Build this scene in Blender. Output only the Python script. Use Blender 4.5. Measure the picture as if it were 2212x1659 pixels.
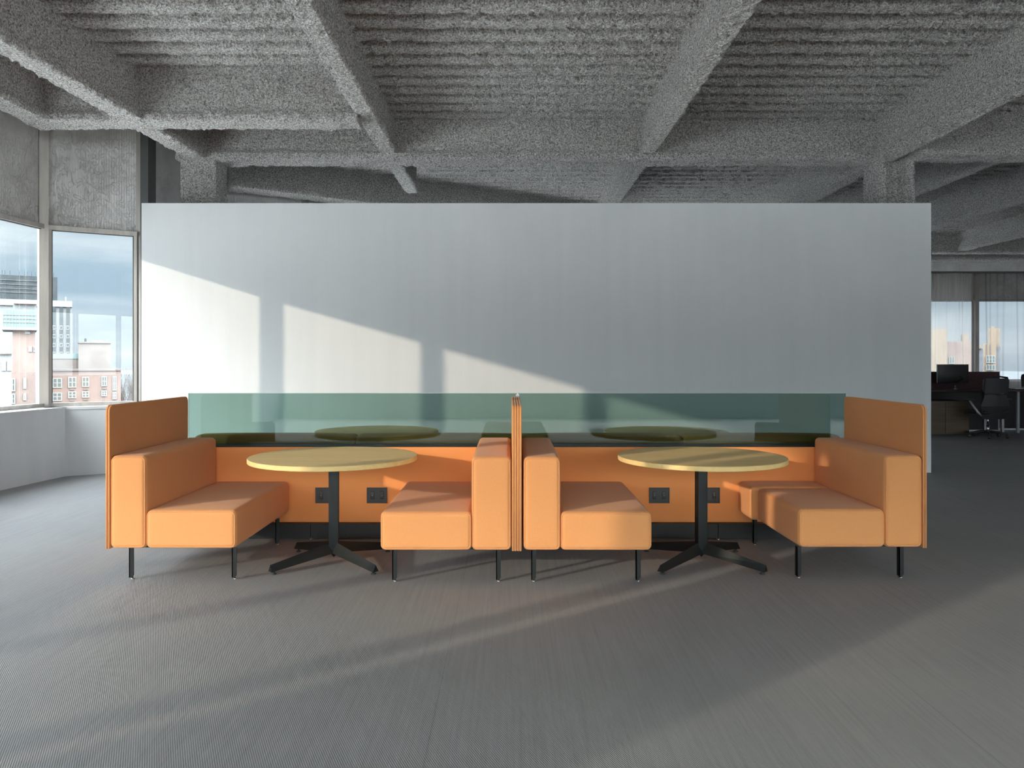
import bpy, bmesh, math, random
import numpy as np
from mathutils import Vector, Matrix
random.seed(7)
for o in list(bpy.data.objects): bpy.data.objects.remove(o)
S = bpy.context.scene
COL = S.collection
PI = math.pi

# ------------------------------------------------------------------ camera
F, CX, HY = 1700.0, 1102.0, 777.0          # focal length, vanishing point (pixels of the 2212x1659 frame)
cam_d = bpy.data.cameras.new('camera')
cam_d.sensor_width = 36.0
cam_d.lens = 36.0 * F / 2212.0
cam_d.shift_x = (1106.0 - CX) / 2212.0
cam_d.shift_y = -(829.5 - HY) / 2212.0
cam_d.clip_end = 4000
cam = bpy.data.objects.new('camera', cam_d); COL.objects.link(cam)
cam.location = (0, 0, 1.4); cam.rotation_euler = (PI / 2, 0, 0)
S.camera = cam

# ------------------------------------------------------------------ colour management and sampling
S.view_settings.view_transform = 'Standard'
S.view_settings.look = 'None'
S.view_settings.gamma = 1.0
S.view_settings.use_curve_mapping = False
S.view_settings.exposure = 0.40
S.cycles.use_denoising = True
S.cycles.max_bounces = 10
S.cycles.diffuse_bounces = 7
S.cycles.transparent_max_bounces = 16
S.cycles.sample_clamp_indirect = 6.0
S.cycles.caustics_reflective = False
S.cycles.caustics_refractive = False

# ------------------------------------------------------------------ world: bright hazy winter sky
SUN_AZ = math.radians(38.2)                # the light travels towards (+x, +y)
SUN_TAN = 0.2235
sun_dir = Vector((math.cos(SUN_AZ), math.sin(SUN_AZ), -SUN_TAN)).normalized()
W = bpy.data.worlds.new('sky'); S.world = W; W.use_nodes = True
nt = W.node_tree; nt.nodes.clear()
def N(nt, t, **kw):
    n = nt.nodes.new(t)
    for k, v in kw.items(): setattr(n, k, v)
    return n
def lk(nt, a, b): nt.links.new(a, b)
def math_node(nt, op, a, b=None, c=None, clamp=False):
    n = N(nt, 'ShaderNodeMath', operation=op); n.use_clamp = clamp
    for i, v in enumerate((a, b, c)):
        if v is None: continue
        if isinstance(v, (int, float)): n.inputs[i].default_value = v
        else: lk(nt, v, n.inputs[i])
    return n.outputs[0]
def ramp(nt, fac, stops, interp='LINEAR'):
    r = N(nt, 'ShaderNodeValToRGB'); r.color_ramp.interpolation = interp
    els = r.color_ramp.elements
    while len(els) < len(stops): els.new(0.5)
    for e, (p, c) in zip(els, stops):
        e.position = p; e.color = (*c, 1) if len(c) == 3 else c
    if fac is not None: lk(nt, fac, r.inputs[0])
    return r.outputs[0]
def mixc(nt, fac, a, b, mode='MIX'):
    m = N(nt, 'ShaderNodeMix', data_type='RGBA', blend_type=mode)
    for s, v in ((m.inputs[0], fac), (m.inputs[6], a), (m.inputs[7], b)):
        if isinstance(v, (int, float)): s.default_value = v
        elif isinstance(v, tuple): s.default_value = (*v, 1) if len(v) == 3 else v
        else: lk(nt, v, s)
    return m.outputs[2]
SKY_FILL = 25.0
tc = N(nt, 'ShaderNodeTexCoord')
sep = N(nt, 'ShaderNodeSeparateXYZ'); lk(nt, tc.outputs['Generated'], sep.inputs[0])
zz = sep.outputs[2]
# cloud layer, stretched towards the horizon
mp = N(nt, 'ShaderNodeMapping'); mp.inputs['Scale'].default_value = (2.2, 2.2, 11.0)
lk(nt, tc.outputs['Generated'], mp.inputs[0])
ns = N(nt, 'ShaderNodeTexNoise'); ns.inputs['Scale'].default_value = 1.6; ns.inputs['Detail'].default_value = 7; ns.inputs['Roughness'].default_value = 0.55
lk(nt, mp.outputs[0], ns.inputs['Vector'])
low = ramp(nt, zz, [(0.0, (0.62, 0.72, 0.80)), (0.03, (0.60, 0.71, 0.80)), (0.09, (0.62, 0.76, 0.86)), (0.2, (0.78, 0.86, 0.90)), (1.0, (0.80, 0.88, 0.95))])
cl = ramp(nt, ns.outputs[0], [(0.36, (0.70, 0.78, 0.84)), (0.5, (0.95, 0.97, 0.99)), (0.64, (1.22, 1.19, 1.16))])
base = mixc(nt, 1.0, low, cl, 'MULTIPLY')
# sun glow, plus unseen fill added overhead and behind camera to brighten the room
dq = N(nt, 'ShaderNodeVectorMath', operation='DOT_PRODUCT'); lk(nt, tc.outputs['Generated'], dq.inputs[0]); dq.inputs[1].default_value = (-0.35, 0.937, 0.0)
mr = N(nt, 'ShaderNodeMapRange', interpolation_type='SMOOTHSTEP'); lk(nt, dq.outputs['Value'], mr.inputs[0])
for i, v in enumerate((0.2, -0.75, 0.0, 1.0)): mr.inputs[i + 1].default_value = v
rear_fill = mr.outputs[0]                      # full on the sky behind the camera, where fill is added
thr = math_node(nt, 'MULTIPLY_ADD', rear_fill, -0.15, 0.19)
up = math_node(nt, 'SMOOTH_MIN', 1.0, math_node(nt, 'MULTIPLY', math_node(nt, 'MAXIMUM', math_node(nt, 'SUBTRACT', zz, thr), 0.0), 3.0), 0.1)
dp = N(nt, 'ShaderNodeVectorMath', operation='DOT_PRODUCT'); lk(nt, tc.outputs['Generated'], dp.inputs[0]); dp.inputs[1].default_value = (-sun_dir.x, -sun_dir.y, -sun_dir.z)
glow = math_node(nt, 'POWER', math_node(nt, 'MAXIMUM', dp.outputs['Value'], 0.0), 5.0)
strength = math_node(nt, 'ADD', 0.83, math_node(nt, 'ADD', math_node(nt, 'MULTIPLY', up, math_node(nt, 'MULTIPLY_ADD', rear_fill, SKY_FILL * 0.78, SKY_FILL * 0.22)), math_node(nt, 'MULTIPLY', glow, 0.6)))
strength = math_node(nt, 'MULTIPLY_ADD', rear_fill, 3.0, strength)
base = mixc(nt, rear_fill, base, mixc(nt, 1.0, base, (1.03, 0.965, 0.90), 'MULTIPLY'))
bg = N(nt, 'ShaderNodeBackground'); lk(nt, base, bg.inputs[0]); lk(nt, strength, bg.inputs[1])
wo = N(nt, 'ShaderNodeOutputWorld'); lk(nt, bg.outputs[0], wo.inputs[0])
W.cycles.sampling_method = 'MANUAL'; W.cycles.sample_map_resolution = 512

# ------------------------------------------------------------------ sun
sl = bpy.data.lights.new('sun', 'SUN'); sl.energy = 2.15; sl.color = (1.0, 0.86, 0.68); sl.angle = math.radians(0.7)
sun = bpy.data.objects.new('sun', sl); COL.objects.link(sun)
sun.rotation_euler = sun_dir.to_track_quat('-Z', 'Y').to_euler(); sun.location = (-20, -16, 12)

# ================================================================== helpers
def link(o, parent=None):
    COL.objects.link(o)
    if parent is not None: o.parent = parent
    return o
def tag(o, label=None, cat=None, group=None, kind=None):
    if label: o['label'] = label
    if cat: o['category'] = cat
    if group: o['group'] = group
    if kind: o['kind'] = kind
    return o
def empty(name, loc=(0, 0, 0), rz=0.0, label=None, cat=None, group=None):
    o = bpy.data.objects.new(name, None); o.location = loc; o.rotation_euler = (0, 0, rz); o.empty_display_size = 0.1
    COL.objects.link(o)
    return tag(o, label, cat, group)
class MB:
    """collects shapes in local coordinates and links them as one mesh object"""
    def __init__(s): s.v = []; s.f = []; s.sm = []
    def add(s, vs, fs, smooth=False, M=None):
        n = len(s.v)
        s.v += [tuple(M @ Vector(p)) if M else tuple(p) for p in vs]
        s.f += [tuple(i + n for i in f) for f in fs]; s.sm += [smooth] * len(fs)
        return s
    def box(s, x0, x1, y0, y1, z0, z1, M=None):
        vs = [(x0, y0, z0), (x1, y0, z0), (x1, y1, z0), (x0, y1, z0), (x0, y0, z1), (x1, y0, z1), (x1, y1, z1), (x0, y1, z1)]
        return s.add(vs, [(0, 3, 2, 1), (4, 5, 6, 7), (0, 1, 5, 4), (1, 2, 6, 5), (2, 3, 7, 6), (3, 0, 4, 7)], False, M)
    def prism(s, poly, a, b, axis='z', M=None):
        """polygon (2D) extruded along an axis; poly counter-clockwise"""
        def P(p, t):
            return {'z': (p[0], p[1], t), 'x': (t, p[0], p[1]), 'y': (p[0], t, p[1])}[axis]
        n = len(poly)
        vs = [P(p, a) for p in poly] + [P(p, b) for p in poly]
        fs = [tuple(range(n - 1, -1, -1)), tuple(range(n, 2 * n))] + [(i, (i + 1) % n, n + (i + 1) % n, n + i) for i in range(n)]
        return s.add(vs, fs, False, M)
    def tube(s, pts, r, seg=8, closed=False, smooth=True, cap=True, M=None):
        pts = [Vector(p) for p in pts]; n = len(pts)
        rr = r if isinstance(r, (list, tuple)) else [r] * n
        vs = []; prev = None
        for i, p in enumerate(pts):
            if closed: t = (pts[(i + 1) % n] - pts[i - 1])
            else: t = pts[min(i + 1, n - 1)] - pts[max(i - 1, 0)]
            t.normalize()
            if prev is None:
                a = Vector((0, 0, 1)) if abs(t.z) < 0.9 else Vector((1, 0, 0))
                u = t.cross(a).normalized()
            else:
                u = (prev - t * prev.dot(t)).normalized()
            prev = u; w = t.cross(u)
            for k in range(seg):
                a = 2 * PI * k / seg
                vs.append(p + (u * math.cos(a) + w * math.sin(a)) * rr[i])
        fs = []
        for i in range(n if closed else n - 1):
            j = (i + 1) % n
            for k in range(seg):
                k2 = (k + 1) % seg
                fs.append((i * seg + k, i * seg + k2, j * seg + k2, j * seg + k))
        if cap and not closed:
            fs.append(tuple(range(seg - 1, -1, -1))); fs.append(tuple(range((n - 1) * seg, n * seg)))
        return s.add(vs, fs, smooth, M)
    def lathe(s, prof, seg=32, smooth=True, M=None):
        """prof: list of (radius, z)"""
        n = len(prof); vs = []
        for (r, z) in prof:
            for k in range(seg):
                a = 2 * PI * k / seg; vs.append((r * math.cos(a), r * math.sin(a), z))
        fs = []
        for i in range(n - 1):
            for k in range(seg):
                k2 = (k + 1) % seg
                fs.append((i * seg + k, i * seg + k2, (i + 1) * seg + k2, (i + 1) * seg + k))
        fs.append(tuple(range(seg - 1, -1, -1))); fs.append(tuple(range((n - 1) * seg, n * seg)))
        return s.add(vs, fs, smooth, M)
    def rbox(s, x0, x1, y0, y1, z0, z1, r=0.03, bulge=(0, 0, 0), n=9, k=4, M=None):
        """box with rounded edges and softly crowned faces"""
        lo = Vector((x0, y0, z0)); hi = Vector((x1, y1, z1))
        def coords(a, b):
            e = [r * (1 - math.cos(PI / 2 * i / k)) * 1.0 for i in range(k)]
            e = [r * math.tan(PI / 4 * i / k) for i in range(k)]
            mid = [a + r + (b - a - 2 * r) * i / n for i in range(n + 1)]
            return [a + r - r * math.tan(PI / 4 * (k - i) / k) for i in range(k)] + mid + [b - r + r * math.tan(PI / 4 * (i + 1) / k) for i in range(k)]
        cs = [coords(lo[i], hi[i]) for i in range(3)]
        idx = {}; vs = []
        def V(i, j, l):
            key = (i, j, l)
            if key not in idx:
                p = Vector((cs[0][i], cs[1][j], cs[2][l]))
                q = Vector([min(max(p[a], lo[a] + r), hi[a] - r) for a in range(3)])
                d = p - q
                p2 = q + d.normalized() * r if d.length > 1e-9 else p
                for a in range(3):
                    if bulge[a]:
                        o = [b for b in range(3) if b != a]
                        w = 1.0
                        for b in o:
                            t = (p2[b] - lo[b]) / (hi[b] - lo[b]) * 2 - 1
                            w *= max(0.0, 1 - abs(t) ** 3)
                        side = (p2[a] - (lo[a] + hi[a]) / 2) / ((hi[a] - lo[a]) / 2)
                        p2[a] += bulge[a] * w * side
                idx[key] = len(vs); vs.append(p2)
            return idx[key]
        m = [len(c) - 1 for c in cs]; fs = []
        for i in range(m[0]):
            for j in range(m[1]):
                fs.append((V(i, j, 0), V(i, j + 1, 0), V(i + 1, j + 1, 0), V(i + 1, j, 0)))
                fs.append((V(i, j, m[2]), V(i + 1, j, m[2]), V(i + 1, j + 1, m[2]), V(i, j + 1, m[2])))
            for l in range(m[2]):
                fs.append((V(i, 0, l), V(i + 1, 0, l), V(i + 1, 0, l + 1), V(i, 0, l + 1)))
                fs.append((V(i, m[1], l), V(i, m[1], l + 1), V(i + 1, m[1], l + 1), V(i + 1, m[1], l)))
        for j in range(m[1]):
            for l in range(m[2]):
                fs.append((V(0, j, l), V(0, j, l + 1), V(0, j + 1, l + 1), V(0, j + 1, l)))
                fs.append((V(m[0], j, l), V(m[0], j + 1, l), V(m[0], j + 1, l + 1), V(m[0], j, l + 1)))
        return s.add(vs, fs, True, M)
    def build(s, name, mat, parent=None):
        me = bpy.data.meshes.new(name)
        me.from_pydata([tuple(v) for v in s.v], [], s.f)
        me.polygons.foreach_set('use_smooth', s.sm)
        if mat: me.materials.append(mat)
        me.update()
        return link(bpy.data.objects.new(name, me), parent)
def np_mesh(name, V, Fq, mat, parent=None, smooth=True):
    me = bpy.data.meshes.new(name)
    me.vertices.add(len(V)); me.vertices.foreach_set('co', np.asarray(V, dtype=np.float32).ravel())
    me.loops.add(Fq.size); me.loops.foreach_set('vertex_index', Fq.astype(np.int32).ravel())
    me.polygons.add(len(Fq)); me.polygons.foreach_set('loop_start', np.arange(0, Fq.size, 4, dtype=np.int32))
    try: me.polygons.foreach_set('loop_total', np.full(len(Fq), 4, dtype=np.int32))
    except Exception: pass
    me.update(calc_edges=True); me.validate()
    me.polygons.foreach_set('use_smooth', [smooth] * len(me.polygons))
    me.materials.append(mat)
    return link(bpy.data.objects.new(name, me), parent)
def dup(root, loc=None, rz=None, label=None, group=None):
    """a thing, its parts and their sub-parts"""
    def rec(o, par):
        c = o.copy(); COL.objects.link(c)
        if par is not None: c.parent = par
        for ch in o.children: rec(ch, c)
        return c
    c = rec(root, None)
    if loc is not None: c.location = loc
    if rz is not None: c.rotation_euler = (0, 0, rz)
    return tag(c, label, None, group)

# ------------------------------------------------------------------ materials
def mat(name, col=(0.5, 0.5, 0.5), rough=0.5, metal=0.0, spec=0.5, sheen=0.0):
    m = bpy.data.materials.new(name); m.use_nodes = True
    b = m.node_tree.nodes['Principled BSDF']
    b.inputs['Base Color'].default_value = (*col, 1); b.inputs['Roughness'].default_value = rough
    b.inputs['Metallic'].default_value = metal; b.inputs['Specular IOR Level'].default_value = spec
    if sheen: b.inputs['Sheen Weight'].default_value = sheen
    return m
def pb(m): return m.node_tree.nodes['Principled BSDF']
def objco(m, scale=(1, 1, 1), rot=(0, 0, 0)):
    t = m.node_tree
    c = N(t, 'ShaderNodeTexCoord'); p = N(t, 'ShaderNodeMapping')
    p.inputs['Scale'].default_value = scale; p.inputs['Rotation'].default_value = rot
    lk(t, c.outputs['Object'], p.inputs[0]); return p.outputs[0]
def noise(m, vec, scale=5, detail=4, rough=0.5, dist=0.0):
    t = m.node_tree; n = N(t, 'ShaderNodeTexNoise')
    n.inputs['Scale'].default_value = scale; n.inputs['Detail'].default_value = detail; n.inputs['Roughness'].default_value = rough; n.inputs['Distortion'].default_value = dist
    lk(t, vec, n.inputs['Vector']); return n.outputs[0]
def bump(m, h, strength=0.3, dist=0.01):
    t = m.node_tree; b = N(t, 'ShaderNodeBump'); b.inputs['Strength'].default_value = strength; b.inputs['Distance'].default_value = dist
    lk(t, h, b.inputs['Height']); lk(t, b.outputs[0], pb(m).inputs['Normal']); return b
def vary(m, fac, a, b, lo=0.35, hi=0.65):
    t = m.node_tree; c = ramp(t, fac, [(lo, a), (hi, b)]); lk(t, c, pb(m).inputs['Base Color']); return c

# sprayed fireproofing
M_spray = mat('sprayed_fireproofing', (0.4, 0.39, 0.38), 0.95, spec=0.1)
def _spray(m):
    t = m.node_tree; v = objco(m)
    n1 = noise(m, v, 5.5, 3, 0.55); n2 = noise(m, v, 24, 5, 0.7, 0.8); n3 = noise(m, v, 95, 3, 0.7)
    h = math_node(t, 'ADD', math_node(t, 'MULTIPLY', math_node(t, 'SUBTRACT', n1, 0.5), 0.040),
                  math_node(t, 'ADD', math_node(t, 'MULTIPLY', math_node(t, 'SUBTRACT', n2, 0.5), 0.105), math_node(t, 'MULTIPLY', math_node(t, 'SUBTRACT', n3, 0.5), 0.03)))
    d = N(t, 'ShaderNodeDisplacement'); d.inputs['Scale'].default_value = 1.0; d.inputs['Midlevel'].default_value = 0.0
    lk(t, h, d.inputs['Height']); lk(t, d.outputs[0], t.nodes['Material Output'].inputs['Displacement'])
    m.displacement_method = 'BOTH'
    n4 = noise(m, v, 55, 4, 0.75)
    vary(m, n4, (0.24, 0.222, 0.208), (0.95, 0.91, 0.88), 0.37, 0.60)
_spray(M_spray)

# woven vinyl floor
M_floor = mat('woven_vinyl_flooring', (0.2, 0.2, 0.2), 0.62, spec=0.35)
def _floor(m):
    t = m.node_tree
    streak = noise(m, objco(m, (1, 0.02, 1)), 60, 2, 0.6)
    fine = noise(m, objco(m, (1, 0.05, 1)), 210, 2, 0.5)
    big = noise(m, objco(m), 0.9, 3, 0.5)
    w = N(t, 'ShaderNodeTexWave', wave_type='BANDS', bands_direction='DIAGONAL'); w.inputs['Scale'].default_value = 34; w.inputs['Distortion'].default_value = 0.6
    lk(t, objco(m, (2.2, 1.0, 1.0)), w.inputs['Vector'])
    c = ramp(t, streak, [(0.25, (0.23, 0.23, 0.233)), (0.5, (0.30, 0.30, 0.303)), (0.75, (0.355, 0.354, 0.354))])
    c2 = mixc(t, 0.4, c, ramp(t, fine, [(0.3, (0.19, 0.19, 0.193)), (0.7, (0.25, 0.248, 0.246))]))
    c3 = mixc(t, 0.35, c2, ramp(t, w.outputs[0], [(0.0, (0.16, 0.162, 0.165)), (1.0, (0.36, 0.36, 0.36))]))
    c4 = mixc(t, 1.0, c3, ramp(t, big, [(0.3, (0.93, 0.93, 0.95)), (0.7, (1.06, 1.05, 1.04))]), 'MULTIPLY')
    # seams between the rolls of flooring
    sx = N(t, 'ShaderNodeSeparateXYZ'); lk(t, objco(m), sx.inputs[0])
    fr = math_node(t, 'FRACT', math_node(t, 'MULTIPLY', math_node(t, 'ADD', sx.outputs[0], 0.3), 0.5))
    seam = math_node(t, 'LESS_THAN', fr, 0.0012)
    c5 = mixc(t, math_node(t, 'MULTIPLY', seam, 0.45), c4, (0.08, 0.08, 0.08))
    lk(t, c5, pb(m).inputs['Base Color'])
    bump(m, math_node(t, 'ADD', w.outputs[0], fine), 0.35, 0.002)
_floor(M_floor)

M_white = mat('painted_wall', (0.80, 0.80, 0.80), 0.75, spec=0.25)
def _wall(m):
    t = m.node_tree
    st = noise(m, objco(m, (1, 1, 0.06)), 7, 4, 0.6); bl = noise(m, objco(m), 1.1, 4, 0.55)
    f = math_node(t, 'ADD', math_node(t, 'MULTIPLY', st, 0.5), math_node(t, 'MULTIPLY', bl, 0.5))
    vary(m, f, (0.67, 0.675, 0.68), (0.72, 0.72, 0.72), 0.35, 0.65)
    bump(m, noise(m, objco(m), 120, 3, 0.6), 0.12, 0.002)
_wall(M_white)
M_lowwall = mat('grey_painted_low_wall', (0.60, 0.60, 0.62), 0.7, spec=0.25)
vary(M_lowwall, noise(M_lowwall, objco(M_lowwall, (1, 1, .2)), 3, 4), (0.60, 0.60, 0.62), (0.66, 0.66, 0.68))
M_alu = mat('anodised_frame', (0.50, 0.46, 0.42), 0.42, 0.55)
vary(M_alu, noise(M_alu, objco(M_alu, (1, 1, .1)), 14, 3), (0.44, 0.40, 0.365), (0.54, 0.50, 0.455))
M_darkalu = mat('dark_gasket', (0.10, 0.10, 0.10), 0.5, 0.3)
M_foil = mat('spandrel_metal_sheet', (0.42, 0.41, 0.40), 0.5, 0.15)
def _foil(m):
    t = m.node_tree
    w = N(t, 'ShaderNodeTexWave', wave_type='BANDS', bands_direction='X'); w.inputs['Scale'].default_value = 11; w.inputs['Distortion'].default_value = 0.7; w.inputs['Detail'].default_value = 2
    lk(t, objco(m), w.inputs['Vector'])
    cr = noise(m, objco(m, (1, 1, 0.8), (0.3, 0.5, 0.2)), 9, 5, 0.65, 1.4)
    crk = math_node(t, 'ABSOLUTE', math_node(t, 'SUBTRACT', cr, 0.5))
    ridge = ramp(t, crk, [(0.0, (1, 1, 1)), (0.012, (0.2, 0.2, 0.2)), (0.05, (0, 0, 0))])
    h = math_node(t, 'ADD', math_node(t, 'MULTIPLY', w.outputs[0], 0.35), ridge)
    bump(m, h, 0.8, 0.008)
    vary(m, noise(m, objco(m), 2.5, 5, 0.6), (0.60, 0.58, 0.56), (0.78, 0.76, 0.74))
_foil(M_foil)

def fabric(name, col, dark):
    m = mat(name, col, 0.85, spec=0.2, sheen=0.12)
    pb(m).inputs['Sheen Roughness'].default_value = 0.5
    v = objco(m); t = m.node_tree
    n = noise(m, v, 260, 3, 0.7); n2 = noise(m, v, 3.0, 3, 0.5)
    f = math_node(t, 'ADD', math_node(t, 'MULTIPLY', n, 0.75), math_node(t, 'MULTIPLY', n2, 0.25))
    vary(m, f, dark, col, 0.3, 0.6)
    bump(m, n, 0.35, 0.002)
    return m
M_orange = fabric('orange_wool_felt', (0.73, 0.32, 0.122), (0.67, 0.28, 0.098))
M_orange2 = fabric('orange_panel_fabric', (0.92, 0.36, 0.120), (0.86, 0.32, 0.10))
M_black = mat('black_powder_coat', (0.009, 0.011, 0.011), 0.42, 0.0, 0.32)
bump(M_black, noise(M_black, objco(M_black), 400, 2), 0.15, 0.001)
M_kick = mat('black_kick_laminate', (0.018, 0.018, 0.018), 0.5, 0, 0.4)
vary(M_kick, noise(M_kick, objco(M_kick), 8, 3), (0.008, 0.008, 0.008), (0.014, 0.013, 0.012))
M_plastic = mat('dark_outlet_plastic', (0.035, 0.034, 0.033), 0.4)
M_slot = mat('outlet_slot', (0.004, 0.004, 0.004), 0.6)
M_chrome = mat('chrome', (0.75, 0.75, 0.76), 0.16, 1.0)
M_led = mat('pale_outlet_mark', (0.6, 0.6, 0.6), 0.5)
M_wood = mat('oak_table_veneer', (0.72, 0.47, 0.2), 0.5, spec=0.25)
def _wood(m, a, b, sc):
    t = m.node_tree
    g = noise(m, objco(m, (0.6, 9, 9)), sc, 6, 0.62, 0.9)
    fine = noise(m, objco(m, (1.5, 40, 40)), 6, 3, 0.6)
    f = math_node(t, 'ADD', math_node(t, 'MULTIPLY', g, 0.65), math_node(t, 'MULTIPLY', fine, 0.35))
    vary(m, f, a, b, 0.36, 0.62); bump(m, fine, 0.06, 0.001)
_wood(M_wood, (0.82, 0.55, 0.21), (0.92, 0.67, 0.30), 2.2)
M_walnut = mat('brown_wood_laminate', (0.12, 0.08, 0.05), 0.5)
_wood(M_walnut, (0.085, 0.052, 0.030), (0.145, 0.098, 0.060), 2.0)
M_plum = mat('plum_desk_screen', (0.075, 0.035, 0.040), 0.85)
vary(M_plum, noise(M_plum, objco(M_plum), 60, 3), (0.060, 0.028, 0.032), (0.10, 0.05, 0.052))
M_screen = mat('black_display', (0.012, 0.010, 0.011), 0.35)
M_mesh = mat('dark_mesh_fabric', (0.055, 0.050, 0.052), 0.6)
bump(M_mesh, noise(M_mesh, objco(M_mesh), 240, 2), 0.4, 0.002)
M_dark = mat('charcoal_plastic', (0.030, 0.030, 0.032), 0.45)
M_silver = mat('silver_plastic', (0.42, 0.42, 0.43), 0.35, 0.5)

def glass_mat(name, tint, spec_scale, ior=1.5, spec_tint=(1, 1, 1)):
    m = bpy.data.materials.new(name); m.use_nodes = True; t = m.node_tree; t.nodes.clear()
    o = N(t, 'ShaderNodeOutputMaterial'); tr = N(t, 'ShaderNodeBsdfTransparent'); tr.inputs[0].default_value = (*tint, 1)
    gl = N(t, 'ShaderNodeBsdfGlossy'); gl.inputs['Roughness'].default_value = 0.0; gl.inputs[0].default_value = (*spec_tint, 1)
    ge = N(t, 'ShaderNodeNewGeometry'); dt = N(t, 'ShaderNodeVectorMath', operation='DOT_PRODUCT')
    lk(t, ge.outputs['Normal'], dt.inputs[0]); lk(t, ge.outputs['Incoming'], dt.inputs[1])
    c5 = math_node(t, 'POWER', math_node(t, 'SUBTRACT', 1.0, math_node(t, 'ABSOLUTE', dt.outputs['Value']), clamp=True), 5.0)
    f0 = ((ior - 1) / (ior + 1)) ** 2
    mx = N(t, 'ShaderNodeMixShader')
    lk(t, math_node(t, 'MULTIPLY', math_node(t, 'MULTIPLY_ADD', c5, 1 - f0, f0), spec_scale, clamp=True), mx.inputs[0])
    lk(t, tr.outputs[0], mx.inputs[1]); lk(t, gl.outputs[0], mx.inputs[2]); lk(t, mx.outputs[0], o.inputs[0])
    return m
M_pane = glass_mat('window_glass', (0.95, 0.975, 0.97), 2.0)
M_teal = glass_mat('teal_tinted_glass', (0.25, 0.385, 0.345), 1.35, 1.52)
M_teal_edge = mat('glass_edge', (0.45, 0.62, 0.56), 0.15)

# ================================================================== setting
fl = MB(); fl.box(-5.95, 16.2, -6.4, 22.0, -0.25, 0.0)
# floor outline follows the slanted glass wall
poly = [(-5.75, -6.2), (16.0, -6.2), (16.0, 21.2), (8.2, 21.2), (-4.7, 12.2), (-4.7, 10.2), (-5.75, 9.55)]
fl = MB().prism(poly, -0.25, 0.0)
tag(fl.build('floor', M_floor), kind='structure')

# ---- the ribbed sprayed deck
ZD = 4.50
def deck_grid(x0, x1, dx, y0, y1, dy):
    xs = np.linspace(x0, x1, int((x1 - x0) / dx) + 1); ys = np.linspace(y0, y1, int((y1 - y0) / dy) + 1)
    X, Y = np.meshgrid(xs, ys)
    ph = np.mod(Y - 7.06, 0.305)           # ribs end at ph = 0, the flute follows
    z = np.interp(ph, [0, 0.015, 0.115, 0.165, 0.305], [0, 0.14, 0.11, 0.0, 0.0])
    # some flutes are nearly filled with spray
    amp = 0.95 + 0.2 * np.sin(X * 1.7 + np.floor((Y - 7.06) / 0.305) * 2.1) * np.sin(X * 0.63 + 1.0)
    Z = ZD + z * amp
    V = np.stack([X.ravel(), Y.ravel(), Z.ravel()], 1)
    ny, nx = X.shape
    i = np.arange(ny - 1)[:, None] * nx + np.arange(nx - 1)[None, :]
    i = i.ravel()
    return V, np.stack([i, i + nx, i + nx + 1, i + 1], 1)
parts = [deck_grid(-6.2, 7.6, 0.026, 5.4, 10.3, 0.0175), deck_grid(-6.2, 16.1, 0.05, 10.3, 21.2, 0.028), deck_grid(-6.2, 16.1, 0.4, -6.3, 5.4, 0.05), deck_grid(7.6, 16.1, 0.1, 5.4, 10.3, 0.05)]
Vs, Fs, off = [], [], 0
for v, f in parts: Vs.append(v); Fs.append(f + off); off += len(v)
ceil_o = np_mesh('ceiling', np.concatenate(Vs), np.concatenate(Fs), M_spray)
tag(ceil_o, kind='structure')
slab = MB().box(-6.4, 16.4, -6.5, 21.6, 4.75, 4.95).build('roof_slab', M_lowwall); tag(slab, kind='structure')

def beam(p0, p1, w, zb, res=0.028, name='ceiling_beam', zt=4.62):
    """sprayed I-beam: wide soft flange below a slimmer web"""
    p0 = Vector((*p0, 0)); p1 = Vector((*p1, 0)); L = (p1 - p0).length; d = (p1 - p0) / L; n = Vector((-d.y, d.x, 0))
    h = w / 2; wb = h * 0.72
    prof = [(-wb, zt), (-wb, zb + 0.13), (-h, zb + 0.075), (-h, zb + 0.02), (-h + 0.02, zb), (h - 0.02, zb), (h, zb + 0.02), (h, zb + 0.075), (wb, zb + 0.13), (wb, zt)]
    pts = []
    for a, b in zip(prof[:-1], prof[1:]):
        m = max(1, int(math.dist(a, b) / res))
        for k in range(m): pts.append((a[0] + (b[0] - a[0]) * k / m, a[1] + (b[1] - a[1]) * k / m))
    pts.append(prof[-1])
    nl = int(L / res) + 1
    T = np.linspace(0, L, nl + 1); P = np.array(pts)
    V = np.zeros((nl + 1, len(P), 3))
    V[:, :, 0] = p0.x + d.x * T[:, None] + n.x * P[None, :, 0]
    V[:, :, 1] = p0.y + d.y * T[:, None] + n.y * P[None, :, 0]
    V[:, :, 2] = P[None, :, 1]
    m = len(P); i = (np.arange(nl)[:, None] * m + np.arange(m - 1)[None, :]).ravel()
    Fq = np.stack([i, i + m, i + m + 1, i + 1], 1)
    # close the ends
    e = []
    for base in (0, nl * m):
        for k in range(m // 2):
            a, b, c, dd = base + k, base + k + 1, base + m - 2 - k, base + m - 1 - k
            if b < c: e.append((a, b, c, dd) if base == 0 else (dd, c, b, a))
    Fq = np.concatenate([Fq, np.array(e)])
    return tag(np_mesh(name, V.reshape(-1, 3), Fq, M_spray), kind='structure')
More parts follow.
